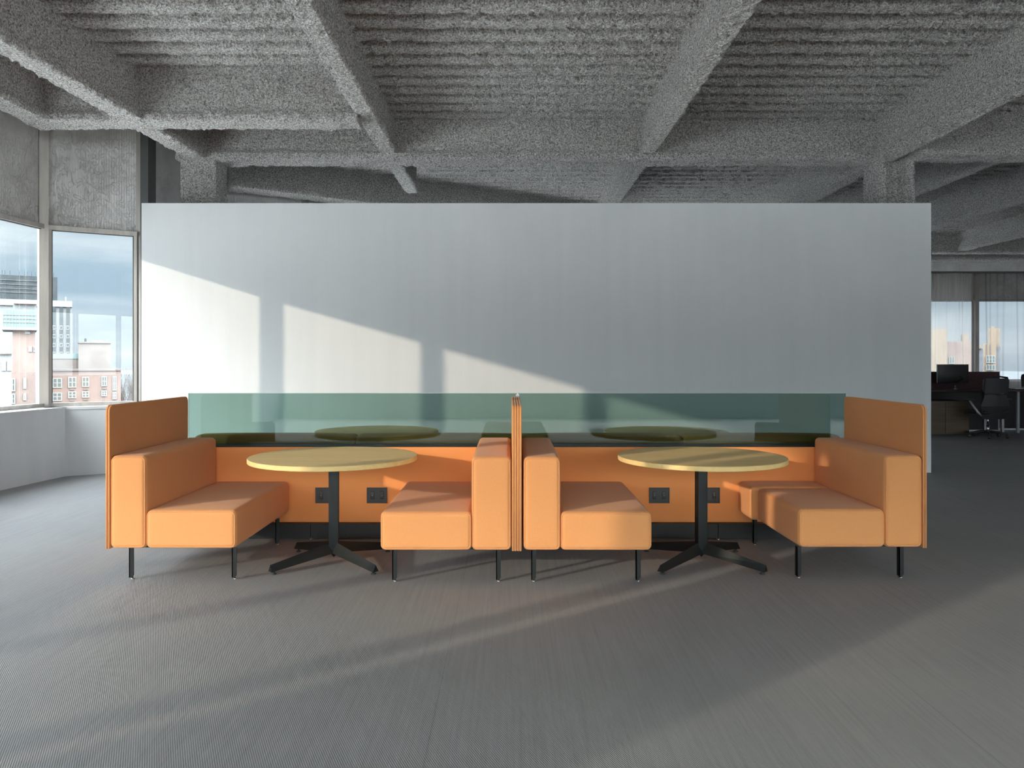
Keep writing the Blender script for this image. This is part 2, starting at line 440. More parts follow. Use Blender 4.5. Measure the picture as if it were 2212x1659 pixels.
# girder line behind the white wall, with the beams running away from the camera
beam((-4.3, 10.30), (4.85, 10.30), 0.40, 3.975)
beam((5.05, 10.00), (15.9, 10.00), 0.45, 3.955, 0.04)
beam((-1.575, 4.6), (-1.565, 12.5), 0.21, 4.05)
beam((1.76, 4.6), (1.78, 15.4), 0.20, 4.05)
beam((4.83, 4.6), (4.83, 17.6), 0.29, 3.965)
beam((-4.32, 3.6), (-4.0, 10.15), 0.25, 3.965)
beam((6.51, 10.2), (6.51, 19.3), 0.20, 4.05, 0.04)
beam((8.33, 10.2), (8.33, 19.3), 0.28, 3.98, 0.04)
beam((11.0, 12.2), (11.0, 19.3), 0.22, 4.05, 0.04)
beam((8.2, 19.3), (15.9, 19.3), 0.25, 4.0, 0.04)
beam((7.6, 20.55), (15.9, 20.55), 0.36, 3.96, 0.04)
beam((-5.25, 8.62), (-1.65, 8.62), 0.32, 3.965)
beam((-5.22, 3.2), (-5.12, 8.50), 0.26, 3.965)
beam((-4.25, 11.9), (2.2, 16.3), 0.34, 3.98, 0.035)
beam((2.2, 16.3), (7.6, 20.1), 0.34, 3.98, 0.06)

# ---- sprayed columns
def column(x, y, w, dpt):
    h, k = w / 2, dpt / 2
    prof = [(-h, -k), (-h + 0.11, -k), (-h + 0.13, -k + 0.09), (h - 0.13, -k + 0.09), (h - 0.11, -k), (h, -k), (h, k), (-h, k)] if w > 0.46 else [(-h, -k), (h, -k), (h, k), (-h, k)]
    pts = []; res = 0.03
    for a, b in zip(prof, prof[1:] + prof[:1]):
        m = max(1, int(math.dist(a, b) / res))
        for q in range(m): pts.append((a[0] + (b[0] - a[0]) * q / m, a[1] + (b[1] - a[1]) * q / m))
    P = np.array(pts); m = len(P)
    Z = np.concatenate([np.linspace(0, 3.0, 4), np.linspace(3.05, 4.6, 52)]); nz = len(Z)
    V = np.zeros((nz, m, 3)); V[:, :, 0] = x + P[None, :, 0]; V[:, :, 1] = y + P[None, :, 1]; V[:, :, 2] = Z[:, None]
    i = np.arange(nz - 1)[:, None] * m; j = np.arange(m)[None, :]; j2 = (j + 1) % m
    Fq = np.stack([(i + j).ravel(), (i + j2).ravel(), (i + m + j2).ravel(), (i + m + j).ravel()], 1)
    return tag(np_mesh('column', V.reshape(-1, 3), Fq, M_spray), kind='structure')
column(-4.02, 10.34, 0.45, 0.40)
column(4.97, 10.34, 0.47, 0.42)

# ---- white wall behind the booth
ww = MB().box(-4.567, 5.204, 9.75, 9.95, 0.0, 3.34).build('wall_centre', M_white); tag(ww, kind='structure')
bd = MB(); bd.box(5.204, 5.213, 9.746, 9.76, 0, 3.34)
tag(bd.build('trim_1', mat('corner_bead', (0.72, 0.74, 0.75), 0.5)), kind='structure')
# back and right walls of the floor (behind the camera)
tag(MB().box(16.0, 16.2, -6.4, 21.4, 0, 4.75).build('wall_right', M_white), kind='structure')

# ---- the window wall
HEAD, SILL = 3.03, 0.80
def wall_run(name, P, Q, inner_off, low_mat=M_lowwall, head=HEAD, sill=SILL, low_t=None):
    """low wall with sill + spandrel above the window head, from P to Q; inside is on the left-hand normal times inner_off"""
    P = Vector((*P, 0)); Q = Vector((*Q, 0)); d = (Q - P).normalized(); n = Vector((-d.y, d.x, 0)) * (1 if inner_off > 0 else -1)
    t = abs(inner_off)
    def quad(a, b): return [(P + n * a).to_2d(), (Q + n * a).to_2d(), (Q + n * b).to_2d(), (P + n * b).to_2d()]
    low = MB()
    q = quad(-0.12, t); 
    low.prism(q if (inner_off > 0) else q[::-1], 0, sill)
    o = low.build(name, low_mat); tag(o, kind='structure')
    sp = MB(); q = quad(-0.10, 0.02)
    L = (Q - P).length
    # spandrel sheet built in its own axes so its corrugation runs upright
    sp.box(0, L, -0.02, 0.10, head, 4.75) if inner_off < 0 else sp.box(0, L, -0.10, 0.02, head, 4.75)
    s = sp.build('spandrel_panel', M_foil, o)
    s.matrix_local = Matrix.Translation(P) @ Matrix.Rotation(math.atan2(d.y, d.x), 4, 'Z')
    si = MB(); q = quad(0.0, t + 0.01)
    si.prism(q if inner_off > 0 else q[::-1], sill, sill + 0.03)
    si.build('window_sill', M_lowwall, o)
    return o
def mullion(P, ang, w=0.095, dp=0.15, z0=SILL, z1=4.6, parent=None):
    mb = MB(); M = Matrix.Translation((P[0], P[1], 0)) @ Matrix.Rotation(ang, 4, 'Z')
    mb.box(-w / 2, w / 2, -0.03, dp, z0, z1, M)
    return mb.build('mullion', M_alu, parent)
wid = [0]
def window(P, Q, inner, head=HEAD, sill=SILL + 0.03, first=True, last=True, mull_ang=None):
    """one bay: frame members, pane and the mullion at its P end; inner = +1 when the room lies left of P->Q"""
    wid[0] += 1
    P = Vector((*P, 0)); Q = Vector((*Q, 0)); L = (Q - P).length; a = math.atan2((Q - P).y, (Q - P).x)
    M = Matrix.Translation(P) @ Matrix.Rotation(a, 4, 'Z'); s = inner
    def ybox(mb, x0, x1, ya, yb, z0, z1): mb.box(x0, x1, min(ya * s, yb * s), max(ya * s, yb * s), z0, z1)
    root = MB(); e = 0.048
    ybox(root, e, L - e, -0.02, 0.075, sill, sill + 0.045); ybox(root, e, L - e, -0.02, 0.075, head - 0.055, head)
    ybox(root, e, e + 0.035, -0.02, 0.06, sill + 0.045, head - 0.055); ybox(root, L - e - 0.035, L - e, -0.02, 0.06, sill + 0.045, head - 0.055)
    r = root.build('window_%d' % wid[0], M_alu); r.matrix_world = M; tag(r, kind='structure')
    g = MB(); yy = 0.02 * s
    g.add([(e + 0.03, yy, sill + 0.04), (L - e - 0.03, yy, sill + 0.04), (L - e - 0.03, yy, head - 0.05), (e + 0.03, yy, head - 0.05)], [(0, 1, 2, 3)])
    g.build('pane', M_pane, r)
    gk = MB()
    ybox(gk, e + 0.035, e + 0.045, 0.015, 0.05, sill + 0.045, head - 0.055); ybox(gk, L - e - 0.045, L - e - 0.035, 0.015, 0.05, sill + 0.045, head - 0.055)
    ybox(gk, e + 0.045, L - e - 0.045, 0.015, 0.05, head - 0.065, head - 0.055)
    gk.build('gasket', M_darkalu, r)
    if first:
        mb = MB(); ybox(mb, -0.05, 0.05, -0.03, 0.115, sill - 0.03, 4.6); mb.build('mullion', M_alu, r)
    return r
A = (-5.66, 9.55); B = (-5.90, 7.46); C = (-4.75, 10.11)
low_in = 0.36
# chamfered bay, then further facets hidden behind the white wall
facade = [C, (-4.72, 12.15)]
step = Vector((12.6, 8.85)).normalized() * 1.58
p = Vector((-4.72, 12.15))
while p.x < 7.8:
    p = p + step; facade.append((p.x, p.y))
far_corner = facade[-1]
# left run (camera side first): mullions every 1.58 m
ys = [7.46, 5.885, 4.29, 2.71, 1.13, -0.33]
wall_run('wall_left', (-5.90, -6.2), (-5.90, 7.46), -0.45)
wall_run('wall_left_front', B, A, -0.33)
wall_run('wall_left_corner', A, C, -0.26)
window(B, A, -1)
window(A, C, -1)
for i in range(len(ys) - 1):
    window((-5.90, ys[i + 1]), (-5.90, ys[i]), -1)
# wide solid pier in the window wall, then more windows behind the camera
tag(MB().box(-5.93, -5.81, -1.93, -0.61, SILL, HEAD).build('wall_pier', M_lowwall), kind='structure')
window((-5.90, -3.5), (-5.90, -1.98), -1); window((-5.90, -5.1), (-5.90, -3.5), -1)
# unseen windows added behind the camera as frontal daylight fill
wall_run('wall_back', (-5.9, -6.3), (16.2, -6.3), 0.1)
for i in range(13): window((-5.8 + 1.62 * i, -6.3), (-5.8 + 1.62 * (i + 1), -6.3), 1)
wall_run('wall_far_left', C, facade[1], -0.26)
window(C, facade[1], -1)
for a, b in zip(facade[1:-1], facade[2:]):
    wall_run('wall_far_left', a, b, -0.26); window(a, b, -1)
FARY = 21.0
wall_run('wall_far', far_corner, (16.2, far_corner[1]), -0.2)
FARY = far_corner[1]
mx = [far_corner[0] + 0.1, 10.3, 12.53, 14.6, 16.0]
for a, b in zip(mx[:-1], mx[1:]): window((a, FARY), (b, FARY), -1)
# dark recess post where the corner bay meets the column
tag(MB().box(-4.70, -4.60, 10.00, 10.22, 0.8, 4.6).build('trim_2', M_darkalu), kind='structure')

# ================================================================== booth
YB = 6.19                                   # back end of the benches
def rrect(x0, x1, z0, z1, r, n=5):
    out = []
    for cx, cz, a0 in ((x1 - r, z0 + r, -PI / 2), (x1 - r, z1 - r, 0), (x0 + r, z1 - r, PI / 2), (x0 + r, z0 + r, PI)):
        for k in range(n + 1):
            a = a0 + PI / 2 * k / n; out.append((cx + r * math.cos(a), cz + r * math.sin(a)))
    return out
def piping(parent, x0, x1, z0, z1, y, r):
    e = r * 0.30
    MB().tube([(px, y + e * 0.8, pz) for px, pz in rrect(x0 + e, x1 - e, z0 + e, z1 - e, r * 0.8)], 0.0036, 6, closed=True).build('piping', M_orange, parent)
def screen(x0, x1, y0, y1, z0, z1, r=0.045):
    """thin upholstered board with rounded upper corners, profile in the y-z plane"""
    poly = [(y0, z0), (y1, z0)]
    for cy, a0 in ((y1 - r, 0), (y0 + r, PI / 2)):
        for k in range(7):
            a = a0 + PI / 2 * k / 6; poly.append((cy + r * math.cos(a), z1 - r + r * math.sin(a)))
    bm = bmesh.new()
    f0 = bm.faces.new([bm.verts.new((x0, p[0], p[1])) for p in poly])
    ex = bmesh.ops.extrude_face_region(bm, geom=[f0])
    bmesh.ops.translate(bm, vec=(x1 - x0, 0, 0), verts=[v for v in ex['geom'] if isinstance(v, bmesh.types.BMVert)])
    bmesh.ops.recalc_face_normals(bm, faces=bm.faces)
    es = [e for e in bm.edges if abs(e.verts[0].co.x - e.verts[1].co.x) < 1e-6]
    bmesh.ops.bevel(bm, geom=es, offset=0.004, segments=3, profile=0.5, affect='EDGES')
    for f in bm.faces: f.smooth = len(f.verts) < 8
    return bm
def bm_obj(name, bm, m, parent):
    me = bpy.data.meshes.new(name); bm.to_mesh(me); bm.free(); me.materials.append(m)
    return link(bpy.data.objects.new(name, me), parent)
def bench(label, y0, sx0, sx1, bx0, bx1, panels, legs, rear_extra=None, z_seat=0.445, z_back=0.79, ztop=1.112):
    """sx: seat span, bx: backrest span, panels: x spans of the thin boards, legs: x positions"""
    cx = (sx0 + sx1) / 2
    root = empty('booth_bench', (cx, y0, 0), 0, label, 'bench', 'facing booth benches')
    def X(v): return v - cx
    L = YB - y0; zb = 0.203
    s = MB(); r = 0.032
    ye = L if rear_extra is None else rear_extra - y0
    s.rbox(X(sx0), X(sx1), 0.0, ye, zb, z_seat, r, (0.004, 0.003, 0.010), 10, 4)
    so = s.build('seat_cushion', M_orange, root); piping(so, X(sx0), X(sx1), zb, z_seat, 0.0, r)
    if rear_extra is not None:
        e = MB(); e.rbox(X(sx0) - 0.045, X(sx1), ye + 0.002, L, zb, z_seat + 0.004, r, (0.004, 0.003, 0.008), 10, 4)
        e.build('seat_cushion', M_orange, root)
    b = MB(); b.rbox(X(bx0), X(bx1), 0.0, L, zb, z_back, r, (0.006, 0.003, 0.006), 10, 4)
    bo = b.build('backrest_cushion', M_orange, root); piping(bo, X(bx0), X(bx1), zb, z_back, 0.0, r)
    for (a, c) in panels:
        bm_obj('screen_panel', screen(X(a), X(c), 0.004, L + 0.01, zb - 0.003, ztop), M_orange, root)
    # steel tray under the upholstery
    t0, t1 = min(sx0, bx0), max(sx1, bx1)
    MB().box(X(t0) + 0.05, X(t1) - 0.05, 0.05, L - 0.05, zb - 0.003, zb + 0.03).build('underframe', M_black, root)
    for lx in legs:
        for ly in (0.030, L - 0.25):
            lg = MB(); w = 0.015; x = X(lx)
            # flat bar folded to an L, cut at a slant at the foot
            lg.prism([(x - w, 0.012), (x + w * 0.35, 0.012), (x + w, 0.028), (x + w, zb), (x - w, zb)], ly, ly + 0.006, 'y')
            lg.box(x - w, x - w + 0.006, ly, ly + 0.032, 0.014, zb)
            lo = lg.build('leg', M_black, root)
            g = MB(); g.lathe([(0.011, 0), (0.012, 0.004), (0.005, 0.007), (0.004, 0.022)], 14, M=Matrix.Translation((x + 0.002, ly + 0.014, 0)))
            tag(g.build('glide', M_chrome, lo), 'chrome levelling glide')
    return root
bench('orange felt booth bench at the left end, beside the windows', 4.98, -2.308, -1.736, -2.534, -2.306, [(-2.549, -2.536), (-2.564, -2.551)], (-2.412, -1.757))
bench('orange felt booth bench right of the left round table', 4.93, -0.815, -0.240, -0.242, 0.008, [(0.011, 0.0255), (0.0265, 0.041)], (-0.728, -0.074))
bench('orange felt booth bench left of the right round table', 4.93, 0.315, 0.890, 0.083, 0.317, [(0.0425, 0.057), (0.058, 0.0725)], (0.148, 0.808))
bench('orange felt booth bench at the right end, with a split seat cushion', 5.01, 1.838, 2.390, 2.388, 2.628, [(2.630, 2.642), (2.644, 2.656)], (1.850, 2.506), rear_extra=5.86)

# ---- upholstered partition behind the tables
def receptacle(kind, x, z, parent, s=0.88):
    """kind: duplex or usb; drawn on the plate at y = 0"""
    h, w = 0.034 * s, 0.017 * s
    m = MB(); m.rbox(x - w, x + w, -0.0085, 0.0, z - h, z + h, 0.0035, (0, 0, 0), 2, 2)
    r = m.build('receptacle', M_plastic, parent)
    sl = MB()
    if kind == 'duplex':
        for dz in (-0.017 * s, 0.017 * s):
            for dx in (-0.0065, 0.0065): sl.box(x + dx - 0.0012, x + dx + 0.0012, -0.0095, -0.008, z + dz - 0.001, z + dz + 0.007)
            sl.lathe([(0.0028, -0.0095), (0.0028, -0.008)], 8, M=Matrix.Translation((x, 0, z + dz - 0.006)) @ Matrix.Rotation(-PI / 2, 4, 'X') @ Matrix.Translation((0, 0, 0)))
    else:
        for dx in (-0.006, 0.002): sl.box(x + dx, x + dx + 0.0045, -0.0095, -0.008, z - 0.022 * s, z - 0.010 * s)
    sl.build('slot', M_slot, r)
    MB().box(x - 0.003, x + 0.003, -0.0096, -0.008, z - 0.0012, z + 0.0012).build('mark', M_led, r)
    return r
def outlet(x, y, z, parent, kinds):
    """black double outlet box set in the panel"""
    W_, H_ = 0.080, 0.061
    fr = MB()
    for (a, b, c, d) in ((-W_, W_, H_ - 0.008, H_), (-W_, W_, -H_, -H_ + 0.008), (-W_, -W_ + 0.008, -H_ + 0.008, H_ - 0.008), (W_ - 0.008, W_, -H_ + 0.008, H_ - 0.008)):
        fr.box(a, b, -0.010, 0.0, c, d)
    fr.box(-W_ + 0.008, W_ - 0.008, -0.004, 0.0, -H_ + 0.008, H_ - 0.008)
    o = fr.build('outlet_plate', M_plastic, parent); o.location = (x, y, z)
    tag(o, 'black double power outlet')
    for k, kx in zip(kinds, (-0.037, 0.037)): 
        r = receptacle(k, kx, 0, o)
    return o
def partition(x0, x1, label, seam, outs):
    root = empty('booth_partition', ((x0 + x1) / 2, 6.20, 0), 0, label, 'partition')
    c = (x0 + x1) / 2; a, b = x0 - c, x1 - c
    MB().rbox(a, b, 0.0, 0.145, 0.118, 0.712, 0.006, (0, 0, 0), 4, 2).build('fabric_panel', M_orange2, root)
    MB().box(a, b, 0.0, 0.150, 0.713, 0.722).build('top_cap', M_black, root)
    for (p, q) in ((a, seam - c - 0.0025), (seam - c + 0.0025, b)):
        k = MB().box(p, q, -0.072, -0.060, 0.010, 0.122).build('kick_panel', M_kick, root)
    MB().box(a + 0.03, b - 0.03, -0.060, 0.13, 0.012, 0.120).build('plinth_frame', M_kick, root)
    MB().lathe([(0.016, 0), (0.016, 0.004), (0.004, 0.006), (0.004, 0.02)], 12, M=Matrix.Translation((seam - c, -0.066, 0))).build('glide', M_chrome, root)
    for (ox, kinds) in outs: outlet(ox - c, 0.0, 0.332, root, kinds)
    return root
partition(-2.60, 0.040, 'low orange fabric partition with black kick board behind the left round table', -1.555, [(-1.452, ('duplex', 'duplex')), (-1.048, ('usb', 'duplex'))])
partition(0.048, 2.70, 'low orange fabric partition with black kick board behind the right round table', 1.62, [(1.174, ('usb', 'duplex')), (1.570, ('duplex', 'usb'))])

# ---- tinted glass screens standing behind the partition
def glass(x0, x1, label):
    root = empty('glass_screen', ((x0 + x1) / 2, 6.362, 0.0), 0, label, 'glass screen')
    h = (x1 - x0) / 2
    MB().add([(-h, 0, 0.60), (h, 0, 0.60), (h, 0, 1.128), (-h, 0, 1.128)], [(0, 1, 2, 3)]).build('pane', M_teal, root)
    ed = MB(); ed.box(-h, h, -0.0, 0.010, 1.1285, 1.1315); ed.box(-h - 0.003, -h, 0.0, 0.010, 0.6, 1.1315); ed.box(h, h + 0.003, 0.0, 0.010, 0.6, 1.1315)
    ed.build('polished_edge', M_teal_edge, root)
    MB().box(-h + 0.05, h - 0.05, -0.010, 0.012, 0.02, 0.60).build('mounting_rail', M_kick, root)
    return root
g1 = glass(-2.600, 0.055, 'teal tinted glass screen above the left partition')
g2 = glass(0.062, 2.712, 'teal tinted glass screen above the right partition')
clip = MB(); clip.box(0.045, 0.073, 6.35, 6.378, 1.108, 1.116); clip.box(0.055, 0.063, 6.345, 6.355, 1.06, 1.130); clip.box(0.047, 0.052, 6.347, 6.356, 1.10, 1.124); clip.box(0.066, 0.071, 6.347, 6.356, 1.10, 1.124)
co = clip.build('glass_clip', M_chrome); tag(co, 'small chrome clip joining the two tinted glass screens', 'clip')

# ---- round tables
def make_table(label, x, y, rz=0.0):
    root = empty('round_table', (x, y, 0), rz, label, 'table', 'round pedestal tables')
    R, z1, z0 = 0.572, 0.737, 0.705
    MB().lathe([(R - 0.004, z0), (R, z0 + 0.004), (R, z1 - 0.003), (R - 0.003, z1)], 96, False).build('tabletop', M_wood, root)
    MB().rbox(-0.16, 0.16, -0.16, 0.16, 0.697, 0.7045, 0.003, (0, 0, 0), 2, 2).build('mounting_plate', M_black, root)
    c = MB(); s = 0.034
    M45 = Matrix.Rotation(math.radians(8), 4, 'Z')
    c.rbox(-s, s, -s, s, 0.085, 0.698, 0.004, (0, 0, 0), 3, 2, M=M45)
    c.add([(-s, -s, 0.09), (s, -s, 0.09), (s, s, 0.09), (-s, s, 0.09), (0, 0, 0.035)], [(0, 1, 2, 3), (1, 0, 4), (2, 1, 4), (3, 2, 4), (0, 3, 4)], False, M45)
    c.build('column', M_black, root)
    for ang in (43, 137, 223, 317):
        a = math.radians(ang); lm = MB()
        Mx = Matrix.Rotation(a, 4, 'Z')
        # triangular section arm: ridge on top, sloping from the column to the foot
        def sec(xx, zt, zb_, w): return [(xx, 0, zt), (xx, w, zb_), (xx, -w, zb_)]
        vs = sec(0.010, 0.146, 0.072, 0.032) + sec(0.47, 0.064, 0.020, 0.024)
        lm.add(vs, [(0, 1, 2), (3, 5, 4), (0, 3, 4, 1), (1, 4, 5, 2), (2, 5, 3, 0)], False, Mx)
        lo = lm.build('leg', M_black, root)
        g = MB(); g.lathe([(0.017, 0), (0.018, 0.005), (0.008, 0.009), (0.006, 0.022)], 16, M=Mx @ Matrix.Translation((0.445, 0, 0)))
        g.build('glide', M_dark, lo)
    return root
t1 = make_table('round oak topped pedestal table between the two left benches', -1.218, 5.44)
t2 = dup(t1, (1.320, 5.44, 0), 0.0, 'round oak topped pedestal table between the two right benches')
t3 = dup(t1, (-1.249, 7.38, 0), 0.3, 'round table seen through the left tinted glass screen')
t4 = dup(t1, (1.444, 7.30, 0), 0.3, 'round table seen through the right tinted glass screen')

# ---- sofas standing behind the glass
def make_sofa(x0, x1, seam, label):
    c = (x0 + x1) / 2
    root = empty('lounge_sofa', (c, 6.40, 0), 0, label, 'sofa', 'sofas behind the glass')
    for (a, b) in ((x0, seam - 0.002), (seam + 0.002, x1)):
        MB().rbox(a - c, b - c, 0.0, 0.21, 0.20, 0.785, 0.04, (0.004, 0.004, 0.008), 8, 4).build('back_cushion', M_orange, root)
        MB().rbox(a - c, b - c, 0.215, 0.62, 0.20, 0.445, 0.035, (0.004, 0.004, 0.010), 8, 4).build('seat_cushion', M_orange, root)
    for lx in (x0 + 0.12, x1 - 0.12):
        for ly in (0.06, 0.56):
            MB().box(lx - c - 0.015, lx - c + 0.015, ly, ly + 0.03, 0, 0.205).build('leg', M_black, root)
    return root
make_sofa(-2.58, 0.045, -1.262, 'orange sofa back showing through the left glass screen')
make_sofa(0.060, 2.70, 1.410, 'orange sofa back showing through the right glass screen')

# ================================================================== office area at the far right
def cabinet():
    root = empty('storage_cabinet', (7.75, 14.6, 0), 0, 'low brown wood storage cabinet under the far desk', 'cabinet')
    MB().box(-0.82, 0.77, 0.02, 0.62, 0.02, 0.615).build('body', M_walnut, root)
    MB().box(-0.83, 0.78, 0.0, 0.63, 0.616, 0.632).build('top', M_walnut, root)
    for a, b in ((-0.81, 0.325), (0.331, 0.765)): MB().box(a, b, 0.0, 0.018, 0.03, 0.612).build('door', M_walnut, root)
    MB().box(-0.80, 0.75, 0.05, 0.60, 0.0, 0.02).build('plinth', M_dark, root)
cabinet()
def desk(x0, x1, y0, y1, z, label, screen_z=None, screen_x=None):
    root = empty('office_desk', (x0, y0, 0), 0, label, 'desk', 'office desks')
    MB().rbox(0, x1 - x0, 0, y1 - y0, z - 0.028, z, 0.006, (0, 0, 0), 2, 2).build('desktop', M_plum, root)
    for lx in (0.08, x1 - x0 - 0.33):
        for ly in (0.08, y1 - y0 - 0.10):
            MB().box(lx - 0.022, lx + 0.022, ly, ly + 0.045, 0, z - 0.028).build('leg', M_silver, root)
    MB().box(0.05, x1 - x0 - 0.05, y1 - y0 - 0.05, y1 - y0 - 0.03, 0.03, z - 0.03).build('modesty_panel', M_screen, root)
    if screen_z: MB().rbox(screen_x[0] - x0, screen_x[1] - x0, y1 - y0 - 0.02, y1 - y0 + 0.015, z - 0.20, screen_z, 0.006, (0, 0, 0), 2, 2).build('privacy_screen', M_plum, root)
    return root
desk(6.75, 9.60, 14.72, 15.45, 0.825, 'plum desk with privacy screen behind the brown cabinet', 1.165, (6.75, 9.60))
desk(9.63, 12.4, 14.95, 15.75, 0.835, 'dark desk at the right edge beside the office chair')
sh = MB().rbox(6.9, 8.22, 15.52, 15.56, 0.0, 1.275, 0.006, (0, 0, 0), 2, 2).build('desk_divider', M_plum); tag(sh, 'taller plum divider rising behind the desk screen next to the white wall', 'divider')
# monitor on an arm
mo = empty('monitor', (8.47, 15.05, 0.825), 0, 'black computer monitor on a chrome arm on the far desk', 'monitor')
MB().rbox(-0.30, 0.30, 0.0, 0.025, 0.135, 0.485, 0.006, (0, 0, 0), 2, 2).build('display', M_screen, mo)
MB().box(-0.302, -0.298, -0.002, 0.027, 0.13, 0.487).build('edge_strip', M_silver, mo)
MB().tube([(0.03, -0.02, 0.0), (0.03, -0.02, 0.10), (0.05, -0.03, 0.12), (0.20, -0.05, 0.20), (0.12, -0.01, 0.26)], 0.016, 8).build('arm', M_dark, mo)
MB().lathe([(0.045, 0), (0.045, 0.02), (0.018, 0.022), (0.018, 0.09)], 16, M=Matrix.Translation((0.03, -0.02, 0))).build('clamp', M_chrome, mo)
kb = MB().rbox(9.95, 10.27, 15.1, 15.3, 0.836, 0.875, 0.006, (0, 0, 0), 2, 2).build('document_tray', M_dark); tag(kb, 'flat black tray lying on the desk at the right edge', 'tray')
kb = MB().rbox(9.66, 9.86, 15.05, 15.2, 0.836, 0.850, 0.004, (0, 0, 0), 2, 2).build('tablet_computer', M_silver); tag(kb, 'thin pale tablet lying on the dark desk behind the mesh chair', 'tablet')

def make_chair(x, y, rz, label):
    root = empty('office_chair', (x, y, 0), rz, label, 'chair', 'mesh office chairs')
    # back at local -y, seat towards +y
    def strip(z0, z1, w0, w1, y0, y1, n=10, rows=8, curve=0.06):
        vs = []; fs = []
        for j in range(rows + 1):
            t = j / rows; w = w0 + (w1 - w0) * t; z = z0 + (z1 - z0) * t; yy = y0 + (y1 - y0) * t
            for i in range(n + 1):
                u = i / n * 2 - 1
                vs.append((u * w, yy + curve * u * u, z - 0.0 * u))
        m = n + 1
        for j in range(rows):
            for i in range(n): fs.append((j * m + i, j * m + i + 1, (j + 1) * m + i + 1, (j + 1) * m + i))
        q = len(vs); vs += [(a, b - 0.012, c) for a, b, c in vs]
        fs += [(d + q, c + q, b + q, a + q) for a, b, c, d in fs]
        return vs, fs
    vs, fs = strip(0.80, 1.07, 0.225, 0.215, -0.26, -0.28)
    MB().add(vs, fs, True).build('back_mesh', M_mesh, root)
    fr = [(-0.20, -0.22, 1.08), (0, -0.285, 1.10), (0.20, -0.22, 1.08), (0.238, -0.20, 1.03), (0.235, -0.19, 0.86), (0.20, -0.19, 0.78), (0, -0.26, 0.77), (-0.20, -0.19, 0.78), (-0.235, -0.19, 0.86), (-0.238, -0.20, 1.03)]
    MB().tube(fr, 0.016, 8, closed=True).build('back_frame', M_dark, root)
    vs, fs = strip(0.56, 0.78, 0.29, 0.20, -0.24, -0.25)
    MB().add(vs, fs, True).build('lumbar_mesh', M_mesh, root)
    vs, fs = strip(0.34, 0.57, 0.22, 0.285, -0.20, -0.245)
    MB().add(vs, fs, True).build('lower_shell', M_dark, root)
    MB().rbox(-0.25, 0.25, -0.22, 0.26, 0.43, 0.49, 0.028, (0, 0, 0.01), 6, 3).build('seat', M_dark, root)
    for s in (-1, 1):
        MB().tube([(s * 0.06, -0.14, 0.36), (s * 0.17, -0.12, 0.38), (s * 0.27, -0.10, 0.46), (s * 0.33, -0.05, 0.58), (s * 0.36, 0.0, 0.68)], [0.026, 0.026, 0.024, 0.020, 0.018], 8).build('arm_support', M_silver, root)
        MB().rbox(s * 0.36 - 0.045, s * 0.36 + 0.045, -0.10, 0.16, 0.67, 0.70, 0.012, (0, 0, 0), 3, 3).build('armrest', M_dark, root)
    MB().lathe([(0.028, 0.08), (0.028, 0.22), (0.018, 0.22), (0.018, 0.40), (0.09, 0.41), (0.09, 0.435)], 16).build('gas_lift', M_chrome, root)
    for k in range(5):
        a = 2 * PI * k / 5 + 0.35
        lo = MB().tube([(0.0, 0, 0.105), (0.16 * math.cos(a), 0.16 * math.sin(a), 0.10), (0.31 * math.cos(a), 0.31 * math.sin(a), 0.075)], [0.028, 0.022, 0.016], 8).build('base_arm', M_dark, root)
        M_ = Matrix.Translation((0.31 * math.cos(a), 0.31 * math.sin(a), 0.03)) @ Matrix.Rotation(a, 4, 'Z') @ Matrix.Rotation(PI / 2, 4, 'X')
        MB().lathe([(0.012, -0.022), (0.03, -0.022), (0.03, 0.022), (0.012, 0.022)], 14, M=M_).build('caster', M_dark, lo)
    return root
ch = make_chair(8.62, 14.20, 0.12, 'dark mesh office chair pushed up to the plum desk')
dup(ch, (10.93, 16.25, 0), PI + 0.2, 'dark mesh office chair half cut off behind the desk at the right edge')

